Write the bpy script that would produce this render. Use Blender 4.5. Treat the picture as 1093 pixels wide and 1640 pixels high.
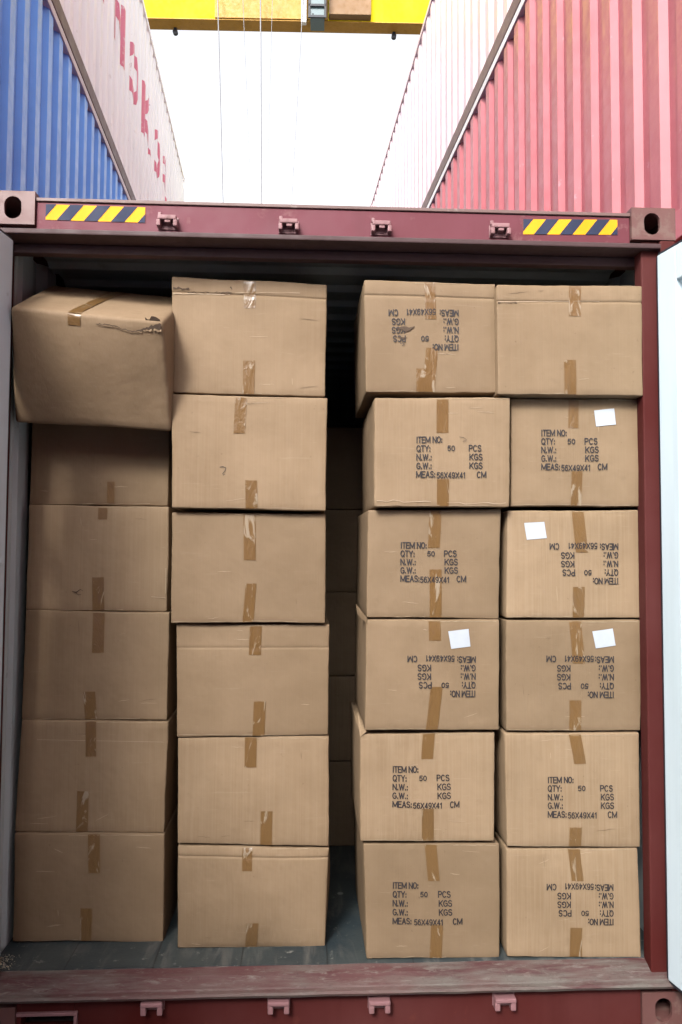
import bpy, bmesh, math, random
from mathutils import Vector, Matrix, noise
for o in list(bpy.data.objects): bpy.data.objects.remove(o)
S = bpy.context.scene
COL = S.collection
R = math.radians
rng = random.Random(7)

# ------------------------------------------------------------ camera
CAM = Vector((1.1068, -2.6838, 1.6427)); YAW, PITCH, ROLL = .048286, .048018, .004893
FPX, CX, CY = 1230., 546.5, 820.
F_ = Vector((math.sin(YAW)*math.cos(PITCH), math.cos(YAW)*math.cos(PITCH), math.sin(PITCH)))
r0 = Vector((math.cos(YAW), -math.sin(YAW), 0)); u0 = r0.cross(F_)
R_ = math.cos(ROLL)*r0 + math.sin(ROLL)*u0; U_ = -math.sin(ROLL)*r0 + math.cos(ROLL)*u0
cd = bpy.data.cameras.new('camera'); cam = bpy.data.objects.new('camera', cd); COL.objects.link(cam)
cam.matrix_world = Matrix(((R_.x, U_.x, -F_.x, CAM.x), (R_.y, U_.y, -F_.y, CAM.y), (R_.z, U_.z, -F_.z, CAM.z), (0, 0, 0, 1)))
cd.sensor_fit = 'VERTICAL'; cd.sensor_height = 36; cd.lens = FPX/1640*36
cd.clip_start = .05; cd.clip_end = 2000
S.camera = cam

# ------------------------------------------------------------ world, sun, exposure
SUN_EL, SUN_AZ = R(38), R(-24)      # azimuth of the light source seen from behind the camera, negative = from the left
w = bpy.data.worlds.new('World'); S.world = w; w.use_nodes = True
nt = w.node_tree; bg = nt.nodes['Background']
sky = nt.nodes.new('ShaderNodeTexSky'); sky.sky_type = 'NISHITA'; sky.sun_disc = False
sky.sun_elevation = SUN_EL; sky.air_density = 1.0; sky.dust_density = 4.0; sky.ozone_density = 1.0
hs = nt.nodes.new('ShaderNodeHueSaturation'); hs.inputs['Saturation'].default_value = .15
nt.links.new(sky.outputs[0], hs.inputs['Color']); nt.links.new(hs.outputs[0], bg.inputs[0])
bg.inputs[1].default_value = .14
sd = bpy.data.lights.new('sun', 'SUN'); sun = bpy.data.objects.new('sun', sd); COL.objects.link(sun)
sd.energy = 1.25; sd.angle = R(12); sd.color = (1, .96, .9)
tosun = Vector((math.sin(SUN_AZ)*math.cos(SUN_EL), -math.cos(SUN_AZ)*math.cos(SUN_EL), math.sin(SUN_EL)))
sun.rotation_euler = tosun.to_track_quat('Z', 'Y').to_euler()
sky.sun_rotation = math.atan2(tosun.x, tosun.y)
S.view_settings.view_transform = 'Standard'; S.view_settings.look = 'None'
S.view_settings.exposure = 1.75; S.view_settings.gamma = 1

# ------------------------------------------------------------ helpers
def ray(px, py): return F_*FPX + R_*(px-CX) - U_*(py-CY)
def up(px, py, y):            # picture position -> point on the vertical plane y
    d = ray(px, py); return CAM + d*((y-CAM.y)/d.y)
def upz(px, py, z):
    d = ray(px, py); return CAM + d*((z-CAM.z)/d.z)

def tag(o, label=None, cat=None, group=None, kind=None):
    if label: o['label'] = label
    if cat: o['category'] = cat
    if group: o['group'] = group
    if kind: o['kind'] = kind
    return o
def empty(name, loc, rz=0, label=None, cat=None, group=None):
    o = bpy.data.objects.new(name, None); COL.objects.link(o)
    o.location = loc; o.rotation_euler = (0, 0, rz); o.empty_display_size = .1
    return tag(o, label, cat, group)

class MB:
    def __init__(s): s.bm = bmesh.new()
    def quad(s, pts, mi=0):
        f = s.bm.faces.new([s.bm.verts.new(p) for p in pts]); f.material_index = mi; return f
    def box(s, a, b, bev=0, mi=0):
        x0, y0, z0 = a; x1, y1, z1 = b
        vs = [s.bm.verts.new(p) for p in ((x0,y0,z0),(x1,y0,z0),(x1,y1,z0),(x0,y1,z0),(x0,y0,z1),(x1,y0,z1),(x1,y1,z1),(x0,y1,z1))]
        fs = [s.bm.faces.new([vs[i] for i in q]) for q in ((0,3,2,1),(4,5,6,7),(0,1,5,4),(1,2,6,5),(2,3,7,6),(3,0,4,7))]
        for f in fs: f.material_index = mi
        if bev:
            es = list({e for f in fs for e in f.edges})
            bmesh.ops.bevel(s.bm, geom=es, offset=bev, segments=2, affect='EDGES', profile=.6)
        return s
    def prism(s, prof, d, axis=0):      # prof: closed list of 3D points, d: extrusion vector
        a = [s.bm.verts.new(p) for p in prof]; b = [s.bm.verts.new(Vector(p)+Vector(d)) for p in prof]
        n = len(a)
        for i in range(n): s.bm.faces.new((a[i], a[(i+1) % n], b[(i+1) % n], b[i]))
        s.bm.faces.new(a[::-1]); s.bm.faces.new(b); return s
    def sheet(s, prof, d, cap=False):   # open profile
        a = [s.bm.verts.new(p) for p in prof]; b = [s.bm.verts.new(Vector(p)+Vector(d)) for p in prof]
        for i in range(len(a)-1): s.bm.faces.new((a[i], a[i+1], b[i+1], b[i]))
        return s
    def tube(s, p, q, r, n=8):
        p, q = Vector(p), Vector(q); z = (q-p).normalized(); x = z.orthogonal().normalized(); y = z.cross(x)
        ring = [x*math.cos(2*math.pi*i/n)*r + y*math.sin(2*math.pi*i/n)*r for i in range(n)]
        return s.prism([p+v for v in ring], q-p)
    def holed(s, O, ux, uy, w, h, hx, hy, rw, rh, t):   # plate w*h with an oval hole, thickness t along ux x uy
        O, ux, uy = Vector(O), Vector(ux), Vector(uy); n = ux.cross(uy)*t
        N = 20; inner = []
        for i in range(N):
            a = 2*math.pi*i/N; c, sn = math.cos(a), math.sin(a)
            if rh > rw: p = (hx+rw*c, hy+rw*sn+(rh-rw)*(1 if sn > 0 else -1))
            else: p = (hx+rh*c+(rw-rh)*(1 if c > 0 else -1), hy+rh*sn)
            inner.append(p)
        outer = [(0,0),(w,0),(w,h),(0,h)]
        for off in (Vector(), n):
            vi = [s.bm.verts.new(O+off+ux*a+uy*b) for a, b in inner]; vo = [s.bm.verts.new(O+off+ux*a+uy*b) for a, b in outer]
            es = [s.bm.edges.new((v[i], v[(i+1) % len(v)])) for v in (vi, vo) for i in range(len(v))]
            bmesh.ops.triangle_fill(s.bm, use_beauty=True, edges=es)
            if off.length == 0: v1, w1 = vi, vo
            else:
                for A, B in ((v1, vi), (w1, vo)):
                    for i in range(len(A)): s.bm.faces.new((A[i], A[(i+1) % len(A)], B[(i+1) % len(B)], B[i]))
        return s
    def build(s, name, mat, parent=None, smooth=False, org=None):
        bmesh.ops.recalc_face_normals(s.bm, faces=s.bm.faces)
        me = bpy.data.meshes.new(name)
        if org is not None:
            for v in s.bm.verts: v.co -= org
        s.bm.to_mesh(me); s.bm.free()
        for m in (mat if isinstance(mat, (list, tuple)) else [mat]): me.materials.append(m)
        if smooth:
            for p in me.polygons: p.use_smooth = True
        o = bpy.data.objects.new(name, me); COL.objects.link(o)
        if parent: o.parent = parent
        return o

# ------------------------------------------------------------ materials
def rgb(c): return (*c, 1)
class NM:
    def __init__(s, name):
        s.m = bpy.data.materials.new(name); s.m.use_nodes = True; s.t = s.m.node_tree; s.b = s.t.nodes['Principled BSDF']
        s.tc = s.t.nodes.new('ShaderNodeTexCoord'); s.base = s.tc.outputs['Object']
    def n(s, ty, **k):
        o = s.t.nodes.new(ty)
        for a, v in k.items(): setattr(o, a, v)
        return o
    def l(s, a, b): s.t.links.new(a, b)
    def rand_off(s):
        oi = s.n('ShaderNodeObjectInfo'); m = s.n('ShaderNodeMath', operation='MULTIPLY'); m.inputs[1].default_value = 50
        s.l(oi.outputs['Random'], m.inputs[0])
        a = s.n('ShaderNodeVectorMath', operation='ADD'); s.l(s.base, a.inputs[0]); s.l(m.outputs[0], a.inputs[1]); s.base = a.outputs[0]
        return oi.outputs['Random']
    def noise(s, scale=5, detail=4, rough=.55, stretch=None, dist=0):
        nz = s.n('ShaderNodeTexNoise'); nz.inputs['Scale'].default_value = scale; nz.inputs['Detail'].default_value = detail
        nz.inputs['Roughness'].default_value = rough; nz.inputs['Distortion'].default_value = dist
        if stretch:
            mp = s.n('ShaderNodeMapping'); mp.inputs['Scale'].default_value = stretch; s.l(s.base, mp.inputs[0]); s.l(mp.outputs[0], nz.inputs['Vector'])
        else: s.l(s.base, nz.inputs['Vector'])
        return nz.outputs['Fac']
    def ramp(s, f, a, b, ca=0, cb=1):
        r = s.n('ShaderNodeMapRange'); r.clamp = True
        r.inputs[1].default_value = a; r.inputs[2].default_value = b; r.inputs[3].default_value = ca; r.inputs[4].default_value = cb
        s.l(f, r.inputs[0]); return r.outputs[0]
    def mix(s, f, a, b, mode='MIX'):
        m = s.n('ShaderNodeMix', data_type='RGBA', blend_type=mode)
        for sock, v in ((m.inputs[0], f), (m.inputs[6], a), (m.inputs[7], b)):
            if hasattr(v, 'links'): s.l(v, sock)
            elif isinstance(v, (int, float)): sock.default_value = v
            else: sock.default_value = rgb(v)
        return m.outputs[2]
    def bump(s, h, st=.3, d=.002):
        b = s.n('ShaderNodeBump'); b.inputs['Strength'].default_value = st; b.inputs['Distance'].default_value = d
        s.l(h, b.inputs['Height']); s.l(b.outputs[0], s.b.inputs['Normal'])
    def fin(s, col, rough=.7, metal=0, coat=0):
        if hasattr(col, 'links'): s.l(col, s.b.inputs['Base Color'])
        else: s.b.inputs['Base Color'].default_value = rgb(col)
        if hasattr(rough, 'links'): s.l(rough, s.b.inputs['Roughness'])
        else: s.b.inputs['Roughness'].default_value = rough
        s.b.inputs['Metallic'].default_value = metal; s.b.inputs['Coat Weight'].default_value = coat
        return s.m

def cardboard():
    k = NM('cardboard'); rnd = k.rand_off()
    big = k.noise(3.5, 4, .6); fl = k.noise(1, 2, .5, (170, 170, 1.6)); mid = k.noise(22, 5, .65); spot = k.noise(60, 3, .6)
    c = k.mix(k.ramp(big, .35, .65), (.208, .145, .089), (.172, .118, .070))
    fm = k.n('ShaderNodeMath', operation='MULTIPLY'); k.l(k.ramp(fl, .35, .7, 0, .36), fm.inputs[0]); k.l(k.ramp(rnd, .3, .9, .12, 1), fm.inputs[1])
    c = k.mix(fm.outputs[0], c, (.24, .178, .118))
    c = k.mix(k.ramp(mid, .6, .8, 0, .22), c, (.115, .078, .046))
    c = k.mix(k.ramp(spot, .70, .78, 0, .5), c, (.09, .058, .032))
    sc = k.noise(9, 3, .5, (1, 1, 14), 1.5)
    c = k.mix(k.ramp(sc, .66, .72, 0, .22), c, (.27, .21, .145))
    hsv = k.n('ShaderNodeHueSaturation'); k.l(k.ramp(rnd, 0, 1, .86, 1.12), hsv.inputs['Value']); k.l(c, hsv.inputs['Color'])
    ad = k.n('ShaderNodeMath', operation='ADD'); k.l(k.ramp(fl, 0, 1, 0, .5), ad.inputs[0]); k.l(k.ramp(big, 0, 1, 0, 12), ad.inputs[1])
    k.bump(ad.outputs[0], .45, .002)
    k.b.inputs['Specular IOR Level'].default_value = .18
    return k.fin(hsv.outputs[0], .7)
def tape():
    k = NM('tape'); k.rand_off()
    wr = k.noise(16, 4, .6, (1, 1, .35), 2.2); c = k.mix(k.noise(6, 2), (.140, .078, .028), (.108, .058, .020))
    c = k.mix(k.ramp(wr, .60, .66, 0, .75), c, (.27, .22, .16))
    k.bump(wr, .8, .006)
    return k.fin(c, .28, 0, .3)
def paint(name, col, worn=(.3, .24, .2), wear=.62, amt=.5, rough=.45, streak=True, fade=None, rust=None, bump=.25):
    k = NM(name); k.rand_off()
    a = k.noise(1.3, 5, .6); b = k.noise(11, 5, .65)
    c = k.mix(k.ramp(a, .3, .7), col, fade or tuple(min(1, x*1.25+.015) for x in col))
    if streak:
        st = k.noise(1, 4, .6, (9, 9, .7)); c = k.mix(k.ramp(st, .5, .75, 0, .35), c, tuple(x*.7 for x in col))
    c = k.mix(k.ramp(b, wear, wear+.08, 0, amt), c, worn)
    if rust:
        rs = k.noise(3.2, 6, .7, (1, 1, .45)); c = k.mix(k.ramp(rs, .66, .71, 0, .8), c, rust)
    k.bump(b, bump, .002)
    return k.fin(c, k.ramp(b, .4, .7, rough, rough+.2))
_p = paint
def paint(*a, spec=.5, **k):
    m = _p(*a, **k); m.node_tree.nodes['Principled BSDF'].inputs['Specular IOR Level'].default_value = spec; return m
def ink():
    k = NM('printing_ink'); k.rand_off(); nz = k.noise(160, 3, .7)
    return k.fin(k.mix(k.ramp(nz, .6, .85, 0, .5), (.013, .010, .012), (.10, .07, .045)), .7)
def plain(name, col, rough=.6, metal=0):
    k = NM(name); k.rand_off(); nz = k.noise(14, 4, .6)
    return k.fin(k.mix(nz, tuple(x*.85 for x in col), tuple(min(1, x*1.12) for x in col)), rough, metal)
M = dict(
    card=cardboard(), tape=tape(), ink=ink(),
    tear=plain('torn_cardboard', (.06, .038, .024), .9), liner=plain('torn_liner', (.34, .26, .18), .85),
    scuffed=plain('rubbed_cardboard', (.29, .215, .14), .8), scuffdark=plain('scuffed_cardboard', (.125, .082, .046), .8),
    sticker=plain('sticker_paper', (.34, .37, .41), .6), scuff=plain('dark_scuff', (.06, .035, .03), .7),
    frame=paint('red_frame_paint', (.050, .0065, .0055), (.09, .024, .018), .62, .55, .6, spec=.1),
    beam=paint('skylit_red_paint', (.105, .026, .034), (.19, .10, .10), .6, .5, .5, True, (.13, .038, .052), spec=.2),  # frame red made paler and pinker, sky light put into the colour
    sillm=paint('worn_sill_steel', (.115, .05, .048), (.15, .13, .115), .46, .85, .6, True, (.12, .095, .085)),
    bracket=paint('bracket_paint', (.17, .08, .085), (.10, .045, .04), .6, .6, .5),
    casting=paint('casting_steel', (.088, .034, .030), (.14, .09, .075), .52, .7, .5),
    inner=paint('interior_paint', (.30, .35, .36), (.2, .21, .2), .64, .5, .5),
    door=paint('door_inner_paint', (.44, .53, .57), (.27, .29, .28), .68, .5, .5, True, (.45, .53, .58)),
    yellow=paint('crane_yellow', (.70, .56, .004), (.5, .33, .02), .70, .3, .6, spec=.1),
    amber_shade=paint('crane_amber_shade', (.30, .15, .010), (.2, .11, .02), .6, .5, .55),  # crane yellow darkened to amber, underside and trolley shade painted in
    brown=paint('crane_brown', (.16, .085, .032), (.12, .07, .03), .6, .5, .6),
    blue=paint('blue_container_paint', (.09, .32, .84), (.22, .38, .65), .66, .5, .33, spec=.7, bump=.06),
    white=paint('white_container_paint', (.86, .87, .86), (.55, .5, .42), .64, .5, .5, True, (.90, .90, .89), (.30, .13, .05), spec=.6, bump=.06),
    red=paint('red_container_paint', (.30, .075, .088), (.45, .24, .27), .66, .5, .33, spec=.7, bump=.06),
    mauve=paint('pale_mauve_paint', (.44, .31, .34), (.5, .45, .48), .62, .5, .3, True, (.54, .43, .47), spec=.7, bump=.06),  # pale mauve with a lighter mottle
    oldred=paint('old_red_paint', (.22, .05, .045), (.35, .2, .18), .6, .5, .5),
    navy=paint('navy_stripe', (.015, .02, .045), (.05, .05, .06), .62, .4, .6, spec=.15), hazard=paint('hazard_yellow', (.55, .25, .004), (.3, .17, .04), .64, .4, .6, spec=.15),
    letter=paint('red_lettering', (.66, .13, .22), (.75, .6, .6), .58, .8, .4, True, (.70, .2, .3)), rope=plain('steel_rope', (.12, .12, .13), .5, .4),
    dark=plain('black_rubber', (.012, .013, .02), .6), glass=plain('cabin_glass', (.10, .14, .15), .15),
    deep_maroon=paint('deep_maroon_paint', (.032, .010, .011), (.06, .04, .035), .6, .5, .6),  # deep maroon for the drip lip and door landing
    railm=paint('dark_shaded_rail', (.10, .055, .05), (.3, .26, .24), .6, .5, .5),  # brown carries the shadowed underside of the upper bottom rails
    edge=paint('pale_lit_rail', (.52, .50, .50), (.4, .34, .3), .6, .5, .5),  # top rails made pale, their lit faces put into the colour
)
def floor_mat():
    k = NM('container_floor'); k.rand_off()
    a = k.noise(4, 5, .6); b = k.noise(26, 5, .7); st = k.noise(2, 4, .6, (7, 1.2, 1), 1)
    c = k.mix(k.ramp(a, .35, .65), (.018, .027, .032), (.040, .048, .048)); c = k.mix(k.ramp(st, .52, .66, 0, .6), c, (.10, .098, .09))
    c = k.mix(k.ramp(b, .62, .7, 0, .6), c, (.2, .195, .175)); 
    sx = k.n('ShaderNodeSeparateXYZ'); k.l(k.tc.outputs['Object'], sx.inputs[0]); pp = k.n('ShaderNodeMath', operation='PINGPONG'); k.l(sx.outputs[0], pp.inputs[0]); pp.inputs[1].default_value = .15
    c = k.mix(k.ramp(pp.outputs[0], 0, .004, .85, 0), c, (.008, .009, .010))
    vo = k.n('ShaderNodeTexVoronoi'); vo.inputs['Scale'].default_value = 7; k.l(k.base, vo.inputs['Vector'])
    c = k.mix(k.ramp(vo.outputs['Distance'], .07, .10, .8, 0), c, (.28, .29, .26)); k.bump(b, .5, .003); return k.fin(c, .5)
M['floor'] = floor_mat()
def sill_mat():
    k = NM('worn_sill_steel'); a = k.noise(1, 6, .7, (3, 22, 22)); b = k.noise(1, 5, .7, (14, 60, 60), .6); e = k.noise(1.2, 4, .6, (2, 2, 2)); f = k.noise(120, 3, .7)
    c = k.mix(k.ramp(a, .40, .60), (.052, .017, .018), (.098, .084, .074))
    c = k.mix(k.ramp(e, .42, .60, 0, .6), c, (.088, .038, .037)); c = k.mix(k.ramp(b, .55, .72, 0, .8), c, (.16, .14, .125)); c = k.mix(k.ramp(f, .58, .75, 0, .6), c, (.04, .03, .028))
    k.b.inputs['Specular IOR Level'].default_value = .3; k.bump(b, .6, .003); return k.fin(c, .62)
M['sillm'] = sill_mat()
def ground_mat():
    k = NM('yard_concrete'); a = k.noise(.6, 6, .6); b = k.noise(30, 5, .7)
    c = k.mix(k.ramp(a, .3, .7), (.10, .10, .095), (.15, .145, .135)); c = k.mix(k.ramp(b, .55, .75, 0, .5), c, (.14, .13, .12)); k.bump(b, .4, .004); return k.fin(c, .85)
M['ground'] = ground_mat()

# ------------------------------------------------------------ setting
mb = MB(); mb.box((-600, -600, -.3), (600, 600, 0)); tag(mb.build('ground', M['ground']), kind='structure')

# ------------------------------------------------------------ corrugated containers of the two stacks
W = 2.438
PITCH_C, FO, SL, FI, DEP = .278, .104, .034, .106, .036
def corr_points(L, inset=.16):      # (y, depth) breakpoints
    out = [(inset, 0)]; y = inset+.06
    while y+PITCH_C < L-inset:
        out += [(y, 0), (y+SL, DEP), (y+SL+FI, DEP), (y+2*SL+FI, 0)]; y += PITCH_C
    out.append((L-inset, 0)); return out
def corr_depth(y, pts):
    for (a, d), (b, e) in zip(pts, pts[1:]):
        if a <= y <= b: return d+(e-d)*(y-a)/(b-a)
    return 0
def make_casting(mb, cx, cy, cz, sx, sy, sz=1):     # hollow corner casting, cx.. is the outer corner; sx, sy point inwards
    w, d, h, t = .162, .178, .118, .014
    x0, x1 = sorted((cx, cx+sx*w)); y0, y1 = sorted((cy, cy+sy*d)); z0, z1 = cz, cz+h
    ye = y0 if sy > 0 else y1-t; xe = x0 if sx > 0 else x1-t
    mb.holed((x0, ye+t, z0), (1,0,0), (0,0,1), w, h, w/2+sx*.006, h/2, .030, .040, t)     # end face
    mb.holed((xe, y0+t+.0005, z0+t), (0,1,0), (0,0,1), d-2*t-.001, h-2*t, (d-2*t)/2, h/2-t, .036, .022, t)  # side face
    yi = (y1-t, y1) if sy > 0 else (y0, y0+t); xi = (x1-t, x1) if sx > 0 else (x0, x0+t)
    a, b = (y0+t+.0005, y1-t-.0005)
    mb.box((x0+.0004, yi[0], z0), (x1-.0004, yi[1], z1)); mb.box((xi[0], a, z0+t), (xi[1], b, z1-t))
    mb.box((x0, a, z0), (x1, b, z0+t-.0005)); mb.box((x0, a, z1-t+.0005), (x1, b, z1))
def container(loc, rz, L, H, mat, label, group, railmat=None, text=None, rail_low=None):
    root = empty('shipping_container', loc, rz, label, 'shipping container', group)
    hw = W/2; pts = corr_points(L)
    for s in (-1, 1):
        mb = MB(); prof = [(s*(hw-.012-d), y, .13) for y, d in pts]; mb.sheet(prof, (0, 0, H-.13-.075)); mb.build('side_wall', mat, root)
        mb = MB(); mb.box((s*hw-s*.062 if s > 0 else -hw, .16, H-.078), (hw if s > 0 else -hw+.062, L-.16, H-.012), .004); mb.build('top_rail', railmat or mat, root)
        mb = MB(); x0, x1 = sorted((s*(hw-.002), s*(hw-.07)))
        mb.box((x0, .16, .012), (x1, L-.16, .15), .004); mb.build('bottom_rail', rail_low or mat, root)
        for y0 in (.02, L-.14):
            mb = MB(); x0, x1 = sorted((s*(hw-.003), s*(hw-.15))); mb.box((x0, y0, .118), (x1, y0+.12, H-.118), .006); mb.build('corner_post', mat, root)
        for y, sy in ((0, 1), (L, -1)):
            for z in (0, H-.118):
                mb = MB(); make_casting(mb, s*hw, y, z, -s, sy); mb.build('corner_casting', mat, root)
    mb = MB(); prof = []
    y = .16
    while y+.21 < L-.16: prof += [(0, y, H-.03), (0, y+.03, H-.015), (0, y+.12, H-.015), (0, y+.15, H-.03)]; y += .209
    mb.sheet([(-hw+.06, p[1], p[2]) for p in prof], (W-.12, 0, 0)); mb.build('roof', mat, root)
    for y in (.06, L-.06):
        mb = MB(); prof = []; x = -hw+.15
        while x+.25 < hw-.14: prof += [(x, y, .14), (x+.03, y+.035, .14), (x+.12, y+.035, .14), (x+.15, y, .14)]; x += .25
        prof.append((hw-.15, y, .14)); mb.sheet(prof, (0, 0, H-.26))
        mb.box((-hw+.163, y-.04, .015), (hw-.163, y+.04, .145)); mb.box((-hw+.163, y-.04, H-.125), (hw-.163, y+.04, H-.015)); mb.build('end_wall', mat, root)
    mb = MB(); mb.box((-hw+.073, .11, .10), (hw-.073, L-.11, .128)); mb.build('floor', M['brown'], root)
    if text:
        for ch, y0, y1, z0, z1 in text:
            bm = text_bm(ch, y0, y1, z0, z1)
            for by, _ in pts:
                if y0-.1 < by < y1+.1:
                    bmesh.ops.bisect_plane(bm, geom=bm.verts[:]+bm.edges[:]+bm.faces[:], plane_co=(0, by, 0), plane_no=(0, 1, 0))
            for v in bm.verts: v.co.x = hw-.012-corr_depth(v.co.y, pts)+.003
            mb = MB(); mb.bm.free(); mb.bm = bm; mb.build('painted_letter', M['letter'], root)
    return root
def text_bm(s, a0, a1, b0, b1, bold=.02):     # letters fitted into a rectangle in the y-z plane
    cu = bpy.data.curves.new('t', 'FONT'); cu.body = s; cu.offset = bold; cu.resolution_u = 3; cu.fill_mode = 'FRONT'
    ob = bpy.data.objects.new('t', cu); COL.objects.link(ob)
    me = bpy.data.meshes.new_from_object(ob.evaluated_get(bpy.context.evaluated_depsgraph_get()))
    bm = bmesh.new(); bm.from_mesh(me); bpy.data.objects.remove(ob); bpy.data.curves.remove(cu); bpy.data.meshes.remove(me)
    xs = [v.co.x for v in bm.verts]; ys = [v.co.y for v in bm.verts]; x0, x1, y0, y1 = min(xs), max(xs), min(ys), max(ys)
    for v in bm.verts: v.co = Vector((0, a0+(v.co.x-x0)/(x1-x0)*(a1-a0), b0+(v.co.y-y0)/(y1-y0)*(b1-b0)))
    return bm
TH = .043
uS = Vector((-math.sin(TH), math.cos(TH), 0)); nS = Vector((math.cos(TH), math.sin(TH), 0)); OC = Vector((CAM.x, CAM.y, 0))
DL, DR, HC = 1.69, 1.955, 2.896
def sp(d, lat, z): return OC+uS*d+nS*lat+Vector((0, 0, z))
Y0L, Y0R = 2.35, 3.0
zb = 7.05-2*HC
txt = [(c, a-Y0L, b-Y0L, zb, zb+.70) for c, a, b in (('S', 6.55, 7.1), ('I', 7.5, 7.66), ('N', 8.08, 8.66), ('O', 8.98, 9.55), ('K', 9.93, 10.6), ('O', 10.92, 11.45), ('R', 11.75, 12.3))]
gl, gr = 'containers stacked on the left of the lane', 'containers stacked on the right of the lane'
container(sp(Y0L, -DL-W/2, 0), TH, 12.19, HC, M['oldred'], 'dull red shipping container at the bottom of the left stack, under the blue one', gl)
container(sp(Y0L, -DL-W/2, HC), TH, 12.19, HC, M['blue'], 'blue corrugated shipping container in the left stack, under the white one', gl, railmat=M['edge'])
container(sp(Y0L, -DL-W/2, 2*HC), TH, 12.19, HC, M['white'], 'white shipping container with red lettering and rust spots on top of the left stack', gl, text=txt, rail_low=M['railm'])
for x0, x1, k in ((DR, DR+W, 0),):
    mb = MB(); mb.box((-W/2-.05, -.1, 0), (W/2+.05, 12.3, .245), .01)
    o = mb.build('concrete_plinth', M['ground']); o.location = sp(Y0R, DR+W/2, 0); o.rotation_euler.z = TH
    tag(o, 'low grey concrete plinth under the red container stack on the right', 'plinth')
container(sp(Y0R, DR+W/2, .25), TH, 12.19, HC, M['oldred'], 'dull red shipping container at the bottom of the right stack, on the plinth', gr)
container(sp(Y0R, DR+W/2, .25+HC), TH, 12.19, HC, M['red'], 'bright red corrugated shipping container in the right stack, under the pale one', gr, railmat=M['edge'])
container(sp(Y0R, DR+W/2, .25+2*HC), TH, 12.19, 2.591, M['mauve'], 'pale pink shipping container on top of the right stack', gr, rail_low=M['railm'])

gc = 'unseen containers added around the camera to block light'  # out of view, added to block low sky and shape the light
for i, (mt, c, ps) in enumerate((('oldred', 'dull red', 'bottom'), ('red', 'bright red', 'middle'), ('oldred', 'dull red', 'top'))):
    container(sp(Y0R-12.54, DR+W/2, i*HC), TH, 12.19, HC, M[mt], '%s unseen shipping container added beside the camera on the right, %s of its stack' % (c, ps), gc)  # added stack, darkens the surroundings on the right
container(sp(Y0L-12.54, -DL-W/2, 0), TH, 12.19, HC, M['blue'], 'single blue shipping container added unseen beside the camera on the left to block sky', gc)  # added to cut low sky light from the left
for i, (mt, c, ps) in enumerate((('blue', 'blue', 'bottom'), ('oldred', 'dull red', 'middle'), ('red', 'bright red', 'top'))):
    container(sp(-12.6, -6.5, i*HC), TH-math.pi/2, 12.19, HC, M[mt], '%s unseen shipping container added behind the camera to block sky, %s of its stack' % (c, ps), gc)  # added across the lane to cut low sky light from behind

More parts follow.
